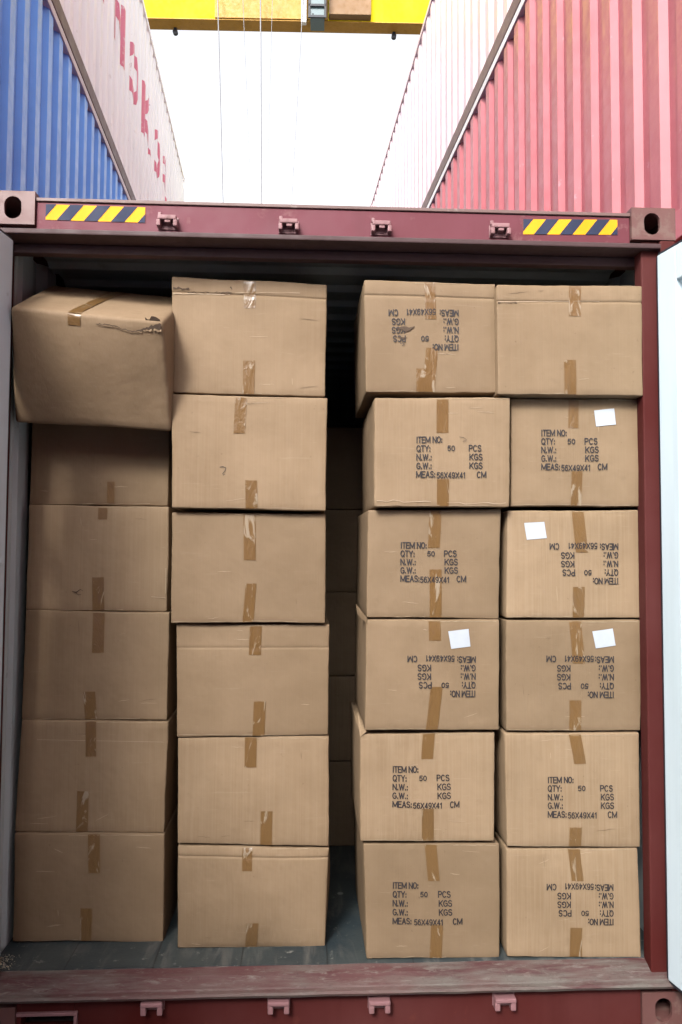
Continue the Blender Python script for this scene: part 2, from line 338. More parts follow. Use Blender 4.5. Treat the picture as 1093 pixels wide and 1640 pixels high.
# ------------------------------------------------------------ yard crane
def crane():
    D = 20.; root = empty('gantry_crane', sp(D, 0, 0), TH-.07, 'yellow gantry crane spanning the lane high above the container stacks', 'crane')
    def P(px, py, yl=0.):       # picture -> crane local x, z on plane local y = yl
        c, s = math.cos(TH-.07), math.sin(TH-.07); n = Vector((-s, c, 0)); o = sp(D, 0, 0)+n*yl
        d = ray(px, py); t = (o-CAM).dot(n)/d.dot(n); q = CAM+d*t-o; return q.x*c+q.y*s, q.z
    zf1 = P(452, 33)[1]; zf0 = zf1-.03
    def part(name, mat, *bx):
        m = MB()
        for a, b in bx: m.box(a, b, .01)
        return m.build(name, mat, root)
    part('girder', M['yellow'], ((-13, .0, zf1), (13, .38, zf1+2.0)))
    part('flange', M['amber_shade'], ((-13, -.03, zf0), (13, .42, zf1-.001)))  # shade of the girder underside put into its amber colour
    xa, xb, xc = P(345, 0)[0], P(526, 0)[0], P(594, 0)[0]
    part('trolley_platform', M['amber_shade'], ((xa, -.06, zf1+.01), (xb, -.01, zf1+1.9)))  # platform panel, amber also paints the trolley shade on the girder
    tr = part('trolley', M['brown'], ((xb+.02, -.25, zf1+.03), (xc, -.01, zf1+2.1)), ((xa, -.2, zf1+2.11), (xc, 1.4, zf1+2.5)))
    m = MB(); x0, z0 = P(494, 27, -.6); x1 = P(523, 20, -.6)[0]
    m.box((x0, -.6, z0), (x1, -.55, z0+.06)); m.box((x0, -.6, z0+.30), (x1, -.55, z0+.36))
    m.box((x0, -.6, z0+.06), (x0+.05, -.55, z0+1.3)); m.box((x1-.05, -.6, z0+.06), (x1, -.55, z0+1.3)); m.box((x0+.1, -.55, z0+.1), (x0+.14, .0, z0+.14))
    lf = m.build('cabin_window', M['dark'], root); part('cabin', M['glass'], ((x0+.05, -.54, z0+.04), (x1-.05, .0, z0+1.3)))
    m = MB(); q = P(487, 25, -.3); m.box((q[0]-.07, -.36, zf0-.25), (q[0]+.07, -.22, zf1+.9), .02); m.build('rope_guide', M['edge'], root)
    for px in (277, 633):
        q = P(px, 50); m = MB(); m.box((q[0]-.04, .3, zf0-.10), (q[0]+.04, .38, zf0-.001), .01); m.tube((q[0], .3, zf0-.11), (q[0], .4, zf0-.11), .07, 10); m.build('floodlight', M['dark'], root)
    sz = 5.5
    for (ax, bx, r) in ((348, 357, .017), (388, 402, .007), (417, 419, .018), (437, 428, .007), (487, 468, .010)):
        a = P(ax, 10, -.4); b = P(bx, 330, -.4); t = (a[1]-sz)/(a[1]-b[1])
        m = MB(); m.tube((a[0], -.4, a[1]+.6), (a[0]+(b[0]-a[0])*t, -.4, sz), r, 6); m.build('hoist_rope', M['rope'], root)
    for x in (-11.8, 11.8):
        for y in (-.3, 5.3):
            m = MB(); m.box((x-.35, y, 1.2), (x+.35, y+.9, zf0-.01), .02); m.build('leg', M['yellow'], root)
        part('end_carriage', M['yellow'], ((x-.3, .6, zf0-.9), (x+.3, 5.29, zf0-.1)))
        part('sill_beam', M['yellow'], ((x-.4, -1, .8), (x+.4, 7.5, 1.19)))
        for y in (-.5, 6.3):
            m = MB(); m.tube((x-.25, y+.4, .6), (x+.25, y+.4, .6), .6, 20); m.build('wheel', M['dark'], root)
    return root, P, sz
cr, PC, sz = crane()
a = PC(402, 330, -.4)[0]
o = MB()
o.box((-1.2, -3, 0), (-.9, 3, .35), .02); o.box((.9, -3, 0), (1.2, 3, .35), .02); o.box((-1.2, -3.2, 0), (1.2, -3.01, .35), .02); o.box((-1.2, 3.01, 0), (1.2, 3.2, .35), .02); o.box((-.89, -.3, .05), (.89, .3, .45), .02)
o = o.build('spreader', M['yellow']); o.location = cr.matrix_basis @ Vector((a, -.4, sz-.4)); o.rotation_euler.z = TH-.07+math.pi/2
tag(o, 'yellow lifting spreader hanging from the crane ropes behind the open container', 'crane spreader')

# ------------------------------------------------------------ the open container
H = 2.896; L = 6.06; ZF = .205; GB = 'the open container'
root = empty('shipping_container', (0, 0, 0), 0, 'open dark red shipping container loaded with brown cartons, hazard stripes on its header', 'shipping container')
XR = 2.446                 # outer right face
def part(name, mat, *bx, bev=.004, parent=root):
    m = MB()
    for a, b in bx: m.box(a, b, bev)
    return m.build(name, mat, parent)
for s, cx in ((1, 0), (-1, XR)):
    for z in (0, H-.118-.012):
        mb = MB(); make_casting(mb, cx, -.012, z, s, 1); mb.build('corner_casting', M['casting'], root)
        mb = MB(); make_casting(mb, cx, L, z, s, -1); mb.build('corner_casting', M['frame'], root)
# posts
part('corner_post', M['frame'], ((.0, 0, .12), (.045, .13, H-.132)))
mb = MB(); mb.box((2.322, 0, .12), (2.386, .06, H-.132), .006); mb.box((2.388, -.012, .12), (XR-.002, .13, H-.132), .006); mb.box((2.364, .062, .12), (2.386, .13, H-.132), .004)
mb.build('corner_post', M['frame'], root)
for x in (.0, XR-.15): part('corner_post', M['frame'], ((x, L-.16, .12), (x+.15, L-.02, H-.132)))
# header: faced beam, top lip, drip lip, recessed landing
zt, zbm = 2.861, 2.748
part('header', M['beam'], ((.164, .0, zbm), (XR-.164, .10, zt-.010)))
part('header_lip', M['railm'], ((.164, -.006, zt-.008), (XR-.164, .11, zt+.004)), bev=.002)
part('drip_lip', M['deep_maroon'], ((.05, -.028, zbm-.020), (XR-.062, .10, zbm-.002)), bev=.004)
part('door_landing', M['deep_maroon'], ((.05, .06, zbm-.055), (XR-.062, .10, zbm-.022)), bev=.003)
def hazard(x0, y0, x1, y1, n, first):
    m = MB(); yp = -.0015
    A = up(x0, y0, yp); B = up(x1, y1, yp); hh = .0555; w = B.x-A.x; zA, zB = A.z, B.z
    per = w/3.68; sl = .045
    def q(u, t): u = min(max(u, 0), w); return Vector((A.x+u, yp, zA+(zB-zA)*u/w - hh*t))
    m.quad([q(0, 0), q(w, 0), q(w, 1), q(0, 1)])
    u = first
    while u < w:
        a, b = u, u+per*.5
        tl, trr, br, bl = a+sl, b+sl, b, a
        pts = []
        poly = [(tl, 0), (trr, 0), (br, 1), (bl, 1)]
        # clip to 0..w
        def clip(poly, lim, sgn):
            o = []
            for i in range(len(poly)):
                p, r = poly[i], poly[(i+1) % len(poly)]; ip, ir = (p[0]-lim)*sgn <= 0, (r[0]-lim)*sgn <= 0
                if ip: o.append(p)
                if ip != ir: t = (lim-p[0])/(r[0]-p[0]); o.append((lim, p[1]+(r[1]-p[1])*t))
            return o
        poly = clip(clip(poly, w, 1), 0, -1) if poly else []
        if len(poly) > 2: m.quad([q(a, b)+Vector((0, -.0008, 0)) for a, b in poly], 1)
        u += per
    return m.build('hazard_sticker', [M['hazard'], M['navy']], root)
hazard(74, 327, 233, 332, 4, -.055)
hazard(838, 351, 989, 352, 4, -.055)
# cam keepers
def keeper(px, py, low=False):
    p = up(px, py, 0); m = MB(); x, z, yo = p.x, p.z, (-.001 if not low else -.001)
    if not low:
        m.box((x-.036, yo-.004, z-.024), (x+.036, yo, z+.020), .001)
        m.box((x-.032, yo-.034, z+.002), (x+.032, yo-.0045, z+.018), .004)
        m.box((x-.036, yo-.036, z-.022), (x-.022, yo-.0045, z+.001), .004); m.box((x+.022, yo-.036, z-.022), (x+.036, yo-.0045, z+.001), .004)
        m.box((x-.034, yo-.016, z+.0185), (x-.022, yo-.0045, z+.034), .003); m.box((x-.008, yo-.030, z-.008), (x+.012, yo-.0045, z+.0015), .002)
    else:
        m.box((x-.038, yo-.004, z-.018), (x+.038, yo, z+.026), .001)
        m.box((x-.036, yo-.040, z+.008), (x+.036, yo-.0045, z+.022), .004)
        m.box((x-.036, yo-.036, z-.020), (x-.018, yo-.0045, z+.0075), .004); m.box((x+.018, yo-.036, z-.020), (x+.036, yo-.0045, z+.0075), .004)
        m.box((x-.030, yo-.014, z-.032), (x-.022, yo-.0045, z-.0205), .002)
    m.build('door_bolt_keeper', M['bracket'], root)
for px, py in ((270, 358), (463, 364), (610, 367), (799, 371)): keeper(px, py)
for px, py in ((246, 1607), (447, 1605), (607, 1604), (806, 1600)): keeper(px, py, True)
# sill
mb = MB()
prof = [(0, .053, ZF-.003), (0, .02, ZF-.014), (0, -.020, ZF-.036), (0, -.024, ZF-.040), (0, -.038, ZF-.044), (0, -.044, ZF-.050), (0, -.038, ZF-.060), (0, -.006, ZF-.066), (0, .035, ZF-.066)]
x = .0; N = 60; rows = []
for i in range(N+1):
    xx = .02+i*(XR-.04)/N; rows.append([mb.bm.verts.new((xx, p[1]+.0015*noise.noise((xx*9, p[2]*90, 1)), p[2]+.002*noise.noise((xx*7, 3, p[1]*30)))) for p in prof])
for a, b in zip(rows, rows[1:]):
    for j in range(len(prof)-1): mb.bm.faces.new((a[j], a[j+1], b[j+1], b[j]))
mb.build('sill_plate', M['sillm'], root)
# vertical face of the bottom rail with the recessed pocket at its left
xp0, xp1 = up(34, 1618, 0).x, up(120, 1618, 0).x; zp1 = up(80, 1624, 0).z; zp0 = .035
m = MB(); zt2 = ZF-.070
m.box((.163, -.0, .005), (xp0, .05, zt2)); m.box((xp1, 0, .005), (XR-.163, .05, zt2)); m.box((xp0+.001, 0, zp1), (xp1-.001, .05, zt2)); m.box((xp0+.001, 0, .005), (xp1-.001, .05, zp0)); m.box((xp0, .09, zp0), (xp1, .1, zp1))
m.build('bottom_rail', M['frame'], root)
part('pocket_rim', M['bracket'], ((xp0-.012, -.014, zp1), (xp1+.012, -.001, zp1+.010)), ((xp1, -.014, zp0), (xp1+.012, -.001, zp1-.001)), bev=.002)
part('floor', M['floor'], ((.045, .054, ZF-.05), (2.40, L-.1, ZF)), bev=0)
# walls and roof
pts = corr_points(L, .131)
for s, xo in ((1, .004), (-1, XR-.004)):
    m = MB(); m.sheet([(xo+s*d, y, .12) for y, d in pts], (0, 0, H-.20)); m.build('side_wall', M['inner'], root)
    a, b = sorted((xo+s*.0, xo+s*.06)); part('top_rail', M['frame'], ((a-.002, .17, H-.09), (b, L-.18, H-.03)))
    part('bottom_rail', M['frame'], ((a-.001, .17, .01), (b-.02, L-.18, .118)))
m = MB(); m.sheet([(.048+.0, .132, .12), (.048, .155, .12)], (0, 0, H-.2)); m.build('wall_flange', M['inner'], root)
m = MB(); y = .10; prof = []
while y < L-.2: prof += [(.06, y, H-.115), (.06, y+.03, H-.095), (.06, y+.12, H-.095), (.06, y+.15, H-.115)]; y += .209
m.sheet(prof, (XR-.12, 0, 0)); m.build('roof', M['inner'], root)
part('roof_skin', M['frame'], ((.062, .11, H-.07), (XR-.064, L-.1, H-.05)), bev=0)
part('end_wall', M['inner'], ((.05, L-.1, .12), (XR-.05, L-.06, H-.13)), bev=0)

# doors
def door(hx, hy, ang, side, label):      # leaf from the hinge towards the camera; side +1: right-hand leaf
    rt = empty('door_leaf', (hx, hy, .17), ang); rt.parent = root; rt.name = 'door'
    Wd, Hd, t = 1.165, 2.53, .05
    s = side     # local +x runs along the leaf away from the hinge; inside face at local y = 0, outside at y = s*t
    def yb(a, b): return (a, b) if a < b else (b, a)
    def bx(m, x0, x1, z0, z1, d0, d1, bev=.004):
        a, b = yb(s*d0, s*d1); m.box((x0, a, z0), (x1, b, z1), bev)
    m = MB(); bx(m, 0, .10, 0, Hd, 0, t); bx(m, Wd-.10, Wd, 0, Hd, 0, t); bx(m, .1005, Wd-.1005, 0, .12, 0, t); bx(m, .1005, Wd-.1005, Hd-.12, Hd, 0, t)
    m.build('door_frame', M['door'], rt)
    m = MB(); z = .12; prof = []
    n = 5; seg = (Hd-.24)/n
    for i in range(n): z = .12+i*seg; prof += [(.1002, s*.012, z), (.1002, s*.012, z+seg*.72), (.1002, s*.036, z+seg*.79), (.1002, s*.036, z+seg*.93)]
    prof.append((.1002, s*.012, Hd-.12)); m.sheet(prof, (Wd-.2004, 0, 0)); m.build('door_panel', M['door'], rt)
    m = MB(); bx(m, -.012, -.001, .0, Hd, .004, t-.004, .003); bx(m, 0, Wd, -.012, -.001, .004, t-.004, .003); bx(m, 0, Wd, Hd+.001, Hd+.010, .004, t-.004, .003); m.build('door_gasket', M['dark'], rt)
    for z in (.25, .95, 1.65, 2.3):
        m = MB(); m.tube((-.016, s*(t+.014), z-.07), (-.016, s*(t+.014), z+.07), .012, 10); bx(m, -.012, .09, z-.05, z+.05, t+.001, t+.010, .002); m.build('hinge', M['frame'], rt)
    for x in (.33, .83):
        m = MB(); m.tube((x, s*(t+.03), .05), (x, s*(t+.03), Hd-.05), .016, 10); m.build('lock_rod', M['edge'], rt)
    for z in ((.30, 1.42) if side < 0 else ()):
        m = MB(); bx(m, .028, .05, z, z+.02, -.012, -.001, .002); m.build('rivet', M['door'], rt)
    rt['label'] = label
    return rt
pR = up(1060, 900, -.03); pL = up(9, 880, -.03)
door(pR.x, -.03, R(-90+11), 1, 'pale blue white inner side of the open right door')
door(pL.x, -.03, R(-90-8), -1, 'pale blue white inner side of the open left door')

# ------------------------------------------------------------ cartons
class Carton:
    def __init__(s, corners, dims, bulge=.004, crease=None, seed=0, r=.005, wob=.0030):
        s.c = corners; s.d = dims; s.bulge = bulge; s.crease = crease; s.seed = seed; s.r = r; s.wob = wob
    # corners: 8 points, index = x + 2*y + 4*z with x right, y back, z up
    def P(s, u, v, t):          # u right, v back, t up in 0..1 -> world
        a, b, c = s.d; r = s.r
        p = Vector((u*a, v*b, t*c)); q = Vector((min(max(p.x, r), a-r), min(max(p.y, r), b-r), min(max(p.z, r), c-r)))
        e = p-q
        if e.length > 1e-9:
            e = e.normalized()*r; p = q+e
        u2, v2, t2 = p.x/a, p.y/b, p.z/c
        C = s.c
        w = Vector()
        for i in range(8):
            k = (u2 if i & 1 else 1-u2)*(v2 if i & 2 else 1-v2)*(t2 if i & 4 else 1-t2); w += C[i]*k
        # bulging
        bx = (C[1]-C[0]).normalized(); by = (C[2]-C[0]).normalized(); bz = (C[4]-C[0]).normalized()
        fu, fv, ft = math.sin(math.pi*min(max(u, 0), 1)), math.sin(math.pi*min(max(v, 0), 1)), math.sin(math.pi*min(max(t, 0), 1))
        g = s.bulge
        w -= by*g*(1-v2)*(fu*ft)**.7; w += by*g*v2*fu*ft
        w += bx*g*(u2*2-1)*fv*ft*.8
        w += bz*g*.5*(t2 if t2 > .5 else 0)*fu*fv*.3
        n = Vector((u*a*5+s.seed*7.3, v*b*5, t*c*5)); nn = noise.noise_vector(n); w += Vector((nn.x*.8, nn.y*1.6, nn.z*.8))*s.wob
        n2 = noise.noise_vector(n*6); ed = max(0, 1-min(t, 1-t, u, 1-u)*14); w += n2*(.0004+.0018*ed*.7*s.wob/.0034)
        if s.crease and v < .5:
            for cr_, dep in s.crease:
                k = (t-cr_)/.010; w += by*dep*math.exp(-k*k)*(1-v2*2)
        return w
    def grid(s, m):
        a, b, c = s.d; r = s.r
        def cuts(L, n, extra=()):
            base = [0, r*.35, r] + [r+(L-2*r)*i/n for i in range(1, n)] + [L-r, L-r*.35, L]
            return sorted({round(x/L, 5) for x in base} | {round(e, 5) for e in extra})
        ex = []
        for cr_, _ in (s.crease or ()): ex += [cr_-.02, cr_-.01, cr_-.005, cr_, cr_+.005, cr_+.01, cr_+.02]
        U, V, T = cuts(a, 22), cuts(b, 8), cuts(c, 18, ex)
        cache = {}
        def vt(u, v, t):
            k = (u, v, t)
            if k not in cache: cache[k] = m.bm.verts.new(s.P(u, v, t))
            return cache[k]
        for A, B, fn in ((U, T, lambda p, q: (p, 0, q)), (U, T, lambda p, q: (p, 1, q)), (V, T, lambda p, q: (0, p, q)), (V, T, lambda p, q: (1, p, q)), (U, V, lambda p, q: (p, q, 0)), (U, V, lambda p, q: (p, q, 1))):
            for i in range(len(A)-1):
                for j in range(len(B)-1):
                    m.bm.faces.new([vt(*fn(*k)) for k in ((A[i], B[j]), (A[i+1], B[j]), (A[i+1], B[j+1]), (A[i], B[j+1]))])
    def front(s, u, t, off): 
        by = (s.c[2]-s.c[0]).normalized(); return s.P(min(max(u, .004), .996), 0, min(max(t, .006), .994))-by*off

def ndc(quad, px, py):      # picture position -> (u, t) on the front quad  TL TR BR BL
    (x0, y0), (x1, y1), (x2, y2), (x3, y3) = quad; u, t = .5, .5
    for _ in range(12):
        X = (1-t)*((1-u)*x3+u*x2)+t*((1-u)*x0+u*x1); Y = (1-t)*((1-u)*y3+u*y2)+t*((1-u)*y0+u*y1)
        dxu = (1-t)*(x2-x3)+t*(x1-x0); dyu = (1-t)*(y2-y3)+t*(y1-y0); dxt = (1-u)*(x0-x3)+u*(x1-x2); dyt = (1-u)*(y0-y3)+u*(y1-y2)
        det = dxu*dyt-dxt*dyu; ex, ey = px-X, py-Y
        u += (ex*dyt-ey*dxt)/det; t += (ey*dxu-ex*dyu)/det
    return u, t

def arc(cx, cy, rx, ry, a0, a1, n=10): return [(cx+rx*math.cos(R(a0+(a1-a0)*i/n)), cy+ry*math.sin(R(a0+(a1-a0)*i/n))) for i in range(n+1)]
RING = arc(.5, .5, .5, .5, 90, 450, 16)
STROKE = {      # condensed sans lettering: (width, strokes) on a unit-high cell
 'I': (.10, [[(.5, 0), (.5, 1)]]), 'T': (.52, [[(0, 1), (1, 1)], [(.5, 1), (.5, 0)]]), 'E': (.50, [[(1, 1), (0, 1), (0, 0), (1, 0)], [(0, .52), (.9, .52)]]),
 'M': (.80, [[(0, 0), (0, 1), (.5, .12), (1, 1), (1, 0)]]), 'N': (.60, [[(0, 0), (0, 1), (1, 0), (1, 1)]]), 'O': (.62, [RING]), 'Q': (.62, [RING, [(.6, .25), (1, -.06)]]),
 'Y': (.56, [[(0, 1), (.5, .45), (1, 1)], [(.5, .45), (.5, 0)]]), 'W': (.88, [[(0, 1), (.25, 0), (.5, .95), (.75, 0), (1, 1)]]),
 'G': (.60, [arc(.5, .5, .5, .5, 45, 300)+[(1, .2), (1, .46), (.6, .46)]]), 'P': (.52, [[(0, 0), (0, 1), (.6, 1)]+arc(.6, .74, .4, .26, 90, -90, 6)+[(0, .48)]]),
 'C': (.58, [arc(.5, .5, .5, .5, 45, 315)]), 'S': (.52, [arc(.5, .75, .46, .25, 25, 255, 8)+arc(.5, .26, .5, .26, 80, -155, 9)]),
 'K': (.56, [[(0, 0), (0, 1)], [(1, 1), (.05, .4)], [(.32, .6), (1, 0)]]), 'A': (.60, [[(0, 0), (.5, 1), (1, 0)], [(.2, .33), (.8, .33)]]),
 'X': (.56, [[(0, 0), (1, 1)], [(0, 1), (1, 0)]]), '5': (.46, [[(.95, 1), (.18, 1), (.06, .52)]+arc(.48, .33, .5, .33, 120, -150, 9)]),
 '6': (.46, [arc(.55, .6, .5, .4, 50, 180, 6)+arc(.5, .32, .48, .32, 180, -180, 14)]), '9': (.46, [arc(.5, .68, .48, .32, 0, 360, 14)+arc(.45, .4, .53, .4, 0, -130, 6)]),
 '4': (.48, [[(1, .26), (0, .26), (.72, 1), (.72, 0)]]), '1': (.26, [[(0, .74), (.75, 1), (.75, 0)]]), '0': (.46, [RING]), ':': (.12, [[(.5, .0), (.5, .14)], [(.5, .52), (.5, .66)]]), '.': (.12, [[(.5, 0), (.5, .14)]]), ' ': (.16, [])}
def split_sharp(st, asp):
    out, cur = [], [st[0]]
    for i in range(1, len(st)):
        cur.append(st[i])
        if i < len(st)-1:
            a = Vector(((st[i][0]-st[i-1][0])*asp, st[i][1]-st[i-1][1])); b = Vector(((st[i+1][0]-st[i][0])*asp, st[i+1][1]-st[i][1]))
            if a.length > 1e-6 and b.length > 1e-6 and a.angle(b) > R(62): out.append(cur); cur = [st[i]]
    return out+[cur]
def lettering(m, K, quad, s, x0, yc, wd, hh, sg, pen=1.55, r=None):
    tot = sum(STROKE[c][0] for c in s)+.20*(len(s)-1); sc = wd/tot; x = 0; k = 0
    for c in s:
        cw, sts = STROKE[c]; sts = [u_ for st in sts for u_ in split_sharp(st, cw*sc/hh)]
        for st in sts:
            pts = [(x+p[0]*cw)*sc for p in st], [(p[1]-.5)*hh for p in st]; n = len(st); L2 = []; k += 1
            P2 = list(zip(*pts)); cl = math.dist(P2[0], P2[-1]) < .01
            for i, (px, py) in enumerate(P2):
                a = P2[i-1] if i else (P2[-2] if cl else P2[0]); b = P2[i+1] if i < n-1 else (P2[1] if cl else P2[-1])
                d0 = Vector((px-a[0], py-a[1])); d1 = Vector((b[0]-px, b[1]-py))
                if d0.length < 1e-6: d0 = d1
                if d1.length < 1e-6: d1 = d0
                d0.normalize(); d1.normalize(); nn = Vector((-d0.y-d1.y, d0.x+d1.x))
                nn = nn.normalized() if nn.length > .2 else Vector((-d0.y, d0.x)); mi = min(1.6, 1/max(.3, nn.dot(Vector((-d0.y, d0.x)))))
                w_ = pen/2*mi; e = d1*(-pen*.4 if (i == 0 and not cl) else 0)+d0*(pen*.4 if (i == n-1 and not cl) else 0)
                pr = []
                for q in (1, -1):
                    X, Y = px+nn.x*w_*q+e.x, py+nn.y*w_*q+e.y
                    pr.append(m.bm.verts.new(K.front(*ndc(quad, x0+sg*X, yc-sg*Y), .0026+.00012*(k % 5))))
                L2.append(pr)
            for (a, b), (c2, d) in zip(L2, L2[1:]): m.bm.faces.new((a, b, d, c2))
        x += cw+.20
def carton(quad, y, depth=.49, label='', group=None, tapes=(), text=None, sticker=None, bulge=.004, crease=None, seed=0, corners=None, extra=None, tape_w=19, jy=0, r=.005):
    if corners is None:
        fr = [up(*quad[3], y), up(*quad[2], y), up(*quad[0], y+jy), up(*quad[1], y+jy)]     # BL BR TL TR
        bk = Vector((0, depth, 0))
        corners = [fr[0], fr[1], fr[0]+bk, fr[1]+bk, fr[2], fr[3], fr[2]+bk, fr[3]+bk]
    a = ((corners[1]-corners[0]).length+(corners[5]-corners[4]).length)/2; c = ((corners[4]-corners[0]).length+(corners[5]-corners[1]).length)/2
    K = Carton(corners, (a, depth, c), bulge, crease, seed, r)
    org = (corners[0]+corners[1]+corners[2]+corners[3])/4
    rt = empty('cardboard_box', org, 0, label, 'cardboard box', group)
    m = MB(); K.grid(m); m.build('box_body', M['card'], rt, True, org)
    if quad is None: return rt, K, org
    for tp in tapes:
        xa, xb, ya, yb_ = tp[:4]; tw = tp[4] if len(tp) > 4 else tape_w
        m = MB(); n = 12; k = 6; rows = []
        for i in range(n+1):
            f = i/n; cx = xa+(xb-xa)*f; py = ya+(yb_-ya)*f; row = []
            for j in range(k+1):
                jit = rng.uniform(-.25, .25) if i in (0, n) else 0
                u, t = ndc(quad, cx+(j/k-.5)*tw, py+jit)
                wr = .0009*abs(noise.noise(Vector((j*.8, i*.35, seed*3.1+xa))))
                row.append(m.bm.verts.new(K.front(u, t, .0014+wr)))
            rows.append(row)
        for p, q in zip(rows, rows[1:]):
            for j in range(k): m.bm.faces.new((p[j], p[j+1], q[j+1], q[j]))
        m.build('tape_strip', M['tape'], rt, True, org)
    if text:
        flip, x0, ys, d50, dp, dcm, dm = text; sg = -1 if flip else 1; m = MB()
        items = [('ITEM NO:', 0, 40, 0, 10), ('QTY:', 0, 21, 1, 10), ('50', d50, 11, 1, 8), ('PCS', dp, 19, 1, 10), ('N.W.:', 0, 23, 2, 10), ('KGS', dp+1, 20, 2, 10), ('G.W.:', 0, 23, 3, 10), ('KGS', dp+1, 20, 3, 10), ('MEAS:', 0, 29, 4, 10), ('56X49X41', dm, 45, 4.12, 9.5), ('CM', dcm, 14, 4.04, 10)]
        pit = (ys[1]-ys[0])/4
        for s, dx, wd, ln, hh in items:
            lettering(m, K, quad, s, x0+sg*dx, ys[0]+pit*ln, wd, hh*.92, sg, 1.6 if '5' not in s else 1.4)
        m.build('printed_text', M['ink'], rt, False, org)
    if sticker:
        m = MB(); g = []
        (ax, ay), (bx_, by_), (cx_, cy_), (dx_, dy_) = sticker
        for i in range(6):
            f = i/5; row = []
            for j in range(6):
                h = j/5; px = (1-h)*((1-f)*ax+f*bx_)+h*((1-f)*dx_+f*cx_); py = (1-h)*((1-f)*ay+f*by_)+h*((1-f)*dy_+f*cy_)
                row.append(m.bm.verts.new(K.front(*ndc(quad, px, py), .0022)))
            g.append(row)
        for p, q in zip(g, g[1:]):
            for j in range(5): m.bm.faces.new((p[j], p[j+1], q[j+1], q[j]))
        m.build('sticker', M['sticker'], rt, True, org)
    if extra: extra(rt, K, org, quad)
    r3 = random.Random(seed*17+3); ls, ld = [], []; (xa, ya), (xb, yb_), (xc, yc), (xd, yd) = quad
    for _ in range(r3.randint(3, 6)):       # handling scuffs and faint creases
        px, py = r3.uniform(min(xa, xd)+12, min(xb, xc)-40), r3.choice((r3.uniform(ya+8, ya+30), r3.uniform(yd-26, yd-6), r3.uniform(ya+20, yd-20))); an = r3.choice((0, 0, .1, -.12, 1.5, r3.uniform(-.6, .6))); ln = r3.uniform(8, 34); n = 6
        if py+math.sin(an)*ln > yd-4: an = 0
        (ls if r3.random() < .65 else ld).append([(px+math.cos(an)*ln*i/n, py+math.sin(an)*ln*i/n+r3.uniform(-.5, .5), .2+.9*math.sin(math.pi*i/n)*r3.uniform(.5, 1)) for i in range(n+1)])
    ls.append(rag(xd+4, xd+4+(xc-xd-8)*r3.uniform(.4, .95), (yd+yc)/2-2.2, 16, .5, .2, 1.1, seed)); ls.append(rag(xb-6-(xb-xa)*r3.uniform(.2, .7), xb-5, (ya+yb_)/2+2.6, 14, .4, .2, 1.0, seed+5))
    strokes('crease_line', M['scuffed'], ls, off=.0012)(rt, K, org, quad)
    if ld: strokes('scuff_mark', M['scuffdark'], ld, off=.0012)(rt, K, org, quad)
    return rt, K, org

def strokes(name, mat, lines, wpx=1.2, off=.0034):        # pen strokes / torn ragged marks on the front, in picture units
    def fn(rt, K, org, quad):
        m = MB()
        for ln in lines:
            L2 = []
            for i, (x, y, *w2) in enumerate(ln):
                w_ = (w2[0] if w2 else wpx)/2
                a = ln[max(i-1, 0)]; b = ln[min(i+1, len(ln)-1)]; dx, dy = b[0]-a[0], b[1]-a[1]; l = math.hypot(dx, dy) or 1
                nx, ny = -dy/l*w_, dx/l*w_
                L2.append((m.bm.verts.new(K.front(*ndc(quad, x+nx, y+ny), off)), m.bm.verts.new(K.front(*ndc(quad, x-nx, y-ny), off))))
            for (a, b), (c, d) in zip(L2, L2[1:]): m.bm.faces.new((a, b, d, c))
        m.build(name, mat, rt, False, org)
    return fn
def flap(pts):
    def fn(rt, K, org, quad):
        m = MB(); f = [up(px, py, y) for px, py, y in pts]; m.quad(f); m.quad([p+Vector((.001, .003, 0)) for p in f][::-1]); m.build('loose_flap', M['card'], rt, False, org)
    return fn
def multi(*fs):
    def fn(*a):
        for f in fs: f(*a)
    return fn
def rag(x0, x1, y, n, amp, w0, w1, seed):
    r = random.Random(seed); return [(x0+(x1-x0)*i/n, y+r.uniform(-amp, amp), r.uniform(w0, w1)) for i in range(n+1)]

G1, G2, G3, G4 = ['cartons of the %s stack' % s for s in ('far left', 'middle left', 'middle right', 'far right')]
Q = lambda *a: [(a[0], a[1]), (a[2], a[3]), (a[4], a[5]), (a[6], a[7])]
# far left stack (56 cm wide faces)
y1 = .17
carton(Q(54, 634, 272, 637, 270, 811, 47, 808), .29, .49, 'shaded brown carton directly under the tipped carton in the far left stack', G1, [(178, 177, 772, 806, 12)], bulge=.003, seed=1)
carton(Q(47, 808, 271, 812, 268, 980, 42, 977), .26, .49, 'shaded unprinted carton with a small dent left of its tape, far left stack', G1, [(165, 164, 813, 832, 15), (158, 158, 925, 977)], bulge=.005, seed=2,
       extra=multi(strokes('dent_mark', M['tear'], [[(116, 947, .5), (123, 949, 2), (130, 944, .8), (134, 947, .5)], [(122, 950, .4), (127, 953, 1.0), (131, 952, .4)]]), strokes('crease_line', M['liner'], [[(243, 955, .8), (267, 957, .8)], [(266, 910, .8), (267, 950, .8)]])))
carton(Q(42, 977, 271, 981, 268, 1154, 34, 1152), .25, .49, 'shaded carton right below the one with the small dent, far left stack', G1, [(159, 158, 981, 1045), (143, 146, 1107, 1153)], bulge=.005, seed=3)
carton(Q(34, 1153, 270, 1156, 263, 1334, 24, 1332), .24, .49, 'shaded unprinted carton, second from the bottom of the far left stack', G1, [(146, 146, 1155, 1212, 17), (133, 131, 1267, 1332)], bulge=.005, seed=4, extra=strokes('crease_line', M['liner'], [[(60, 1184, .5), (262, 1188, .5)]]))
carton(Q(24, 1334, 264, 1336, 262, 1509, 20, 1508), .23, .49, 'shaded brown carton at the bottom of the far left stack, on the floor', G1, [(150, 151, 1336, 1398), (139, 137, 1455, 1508)], bulge=.005, seed=5)
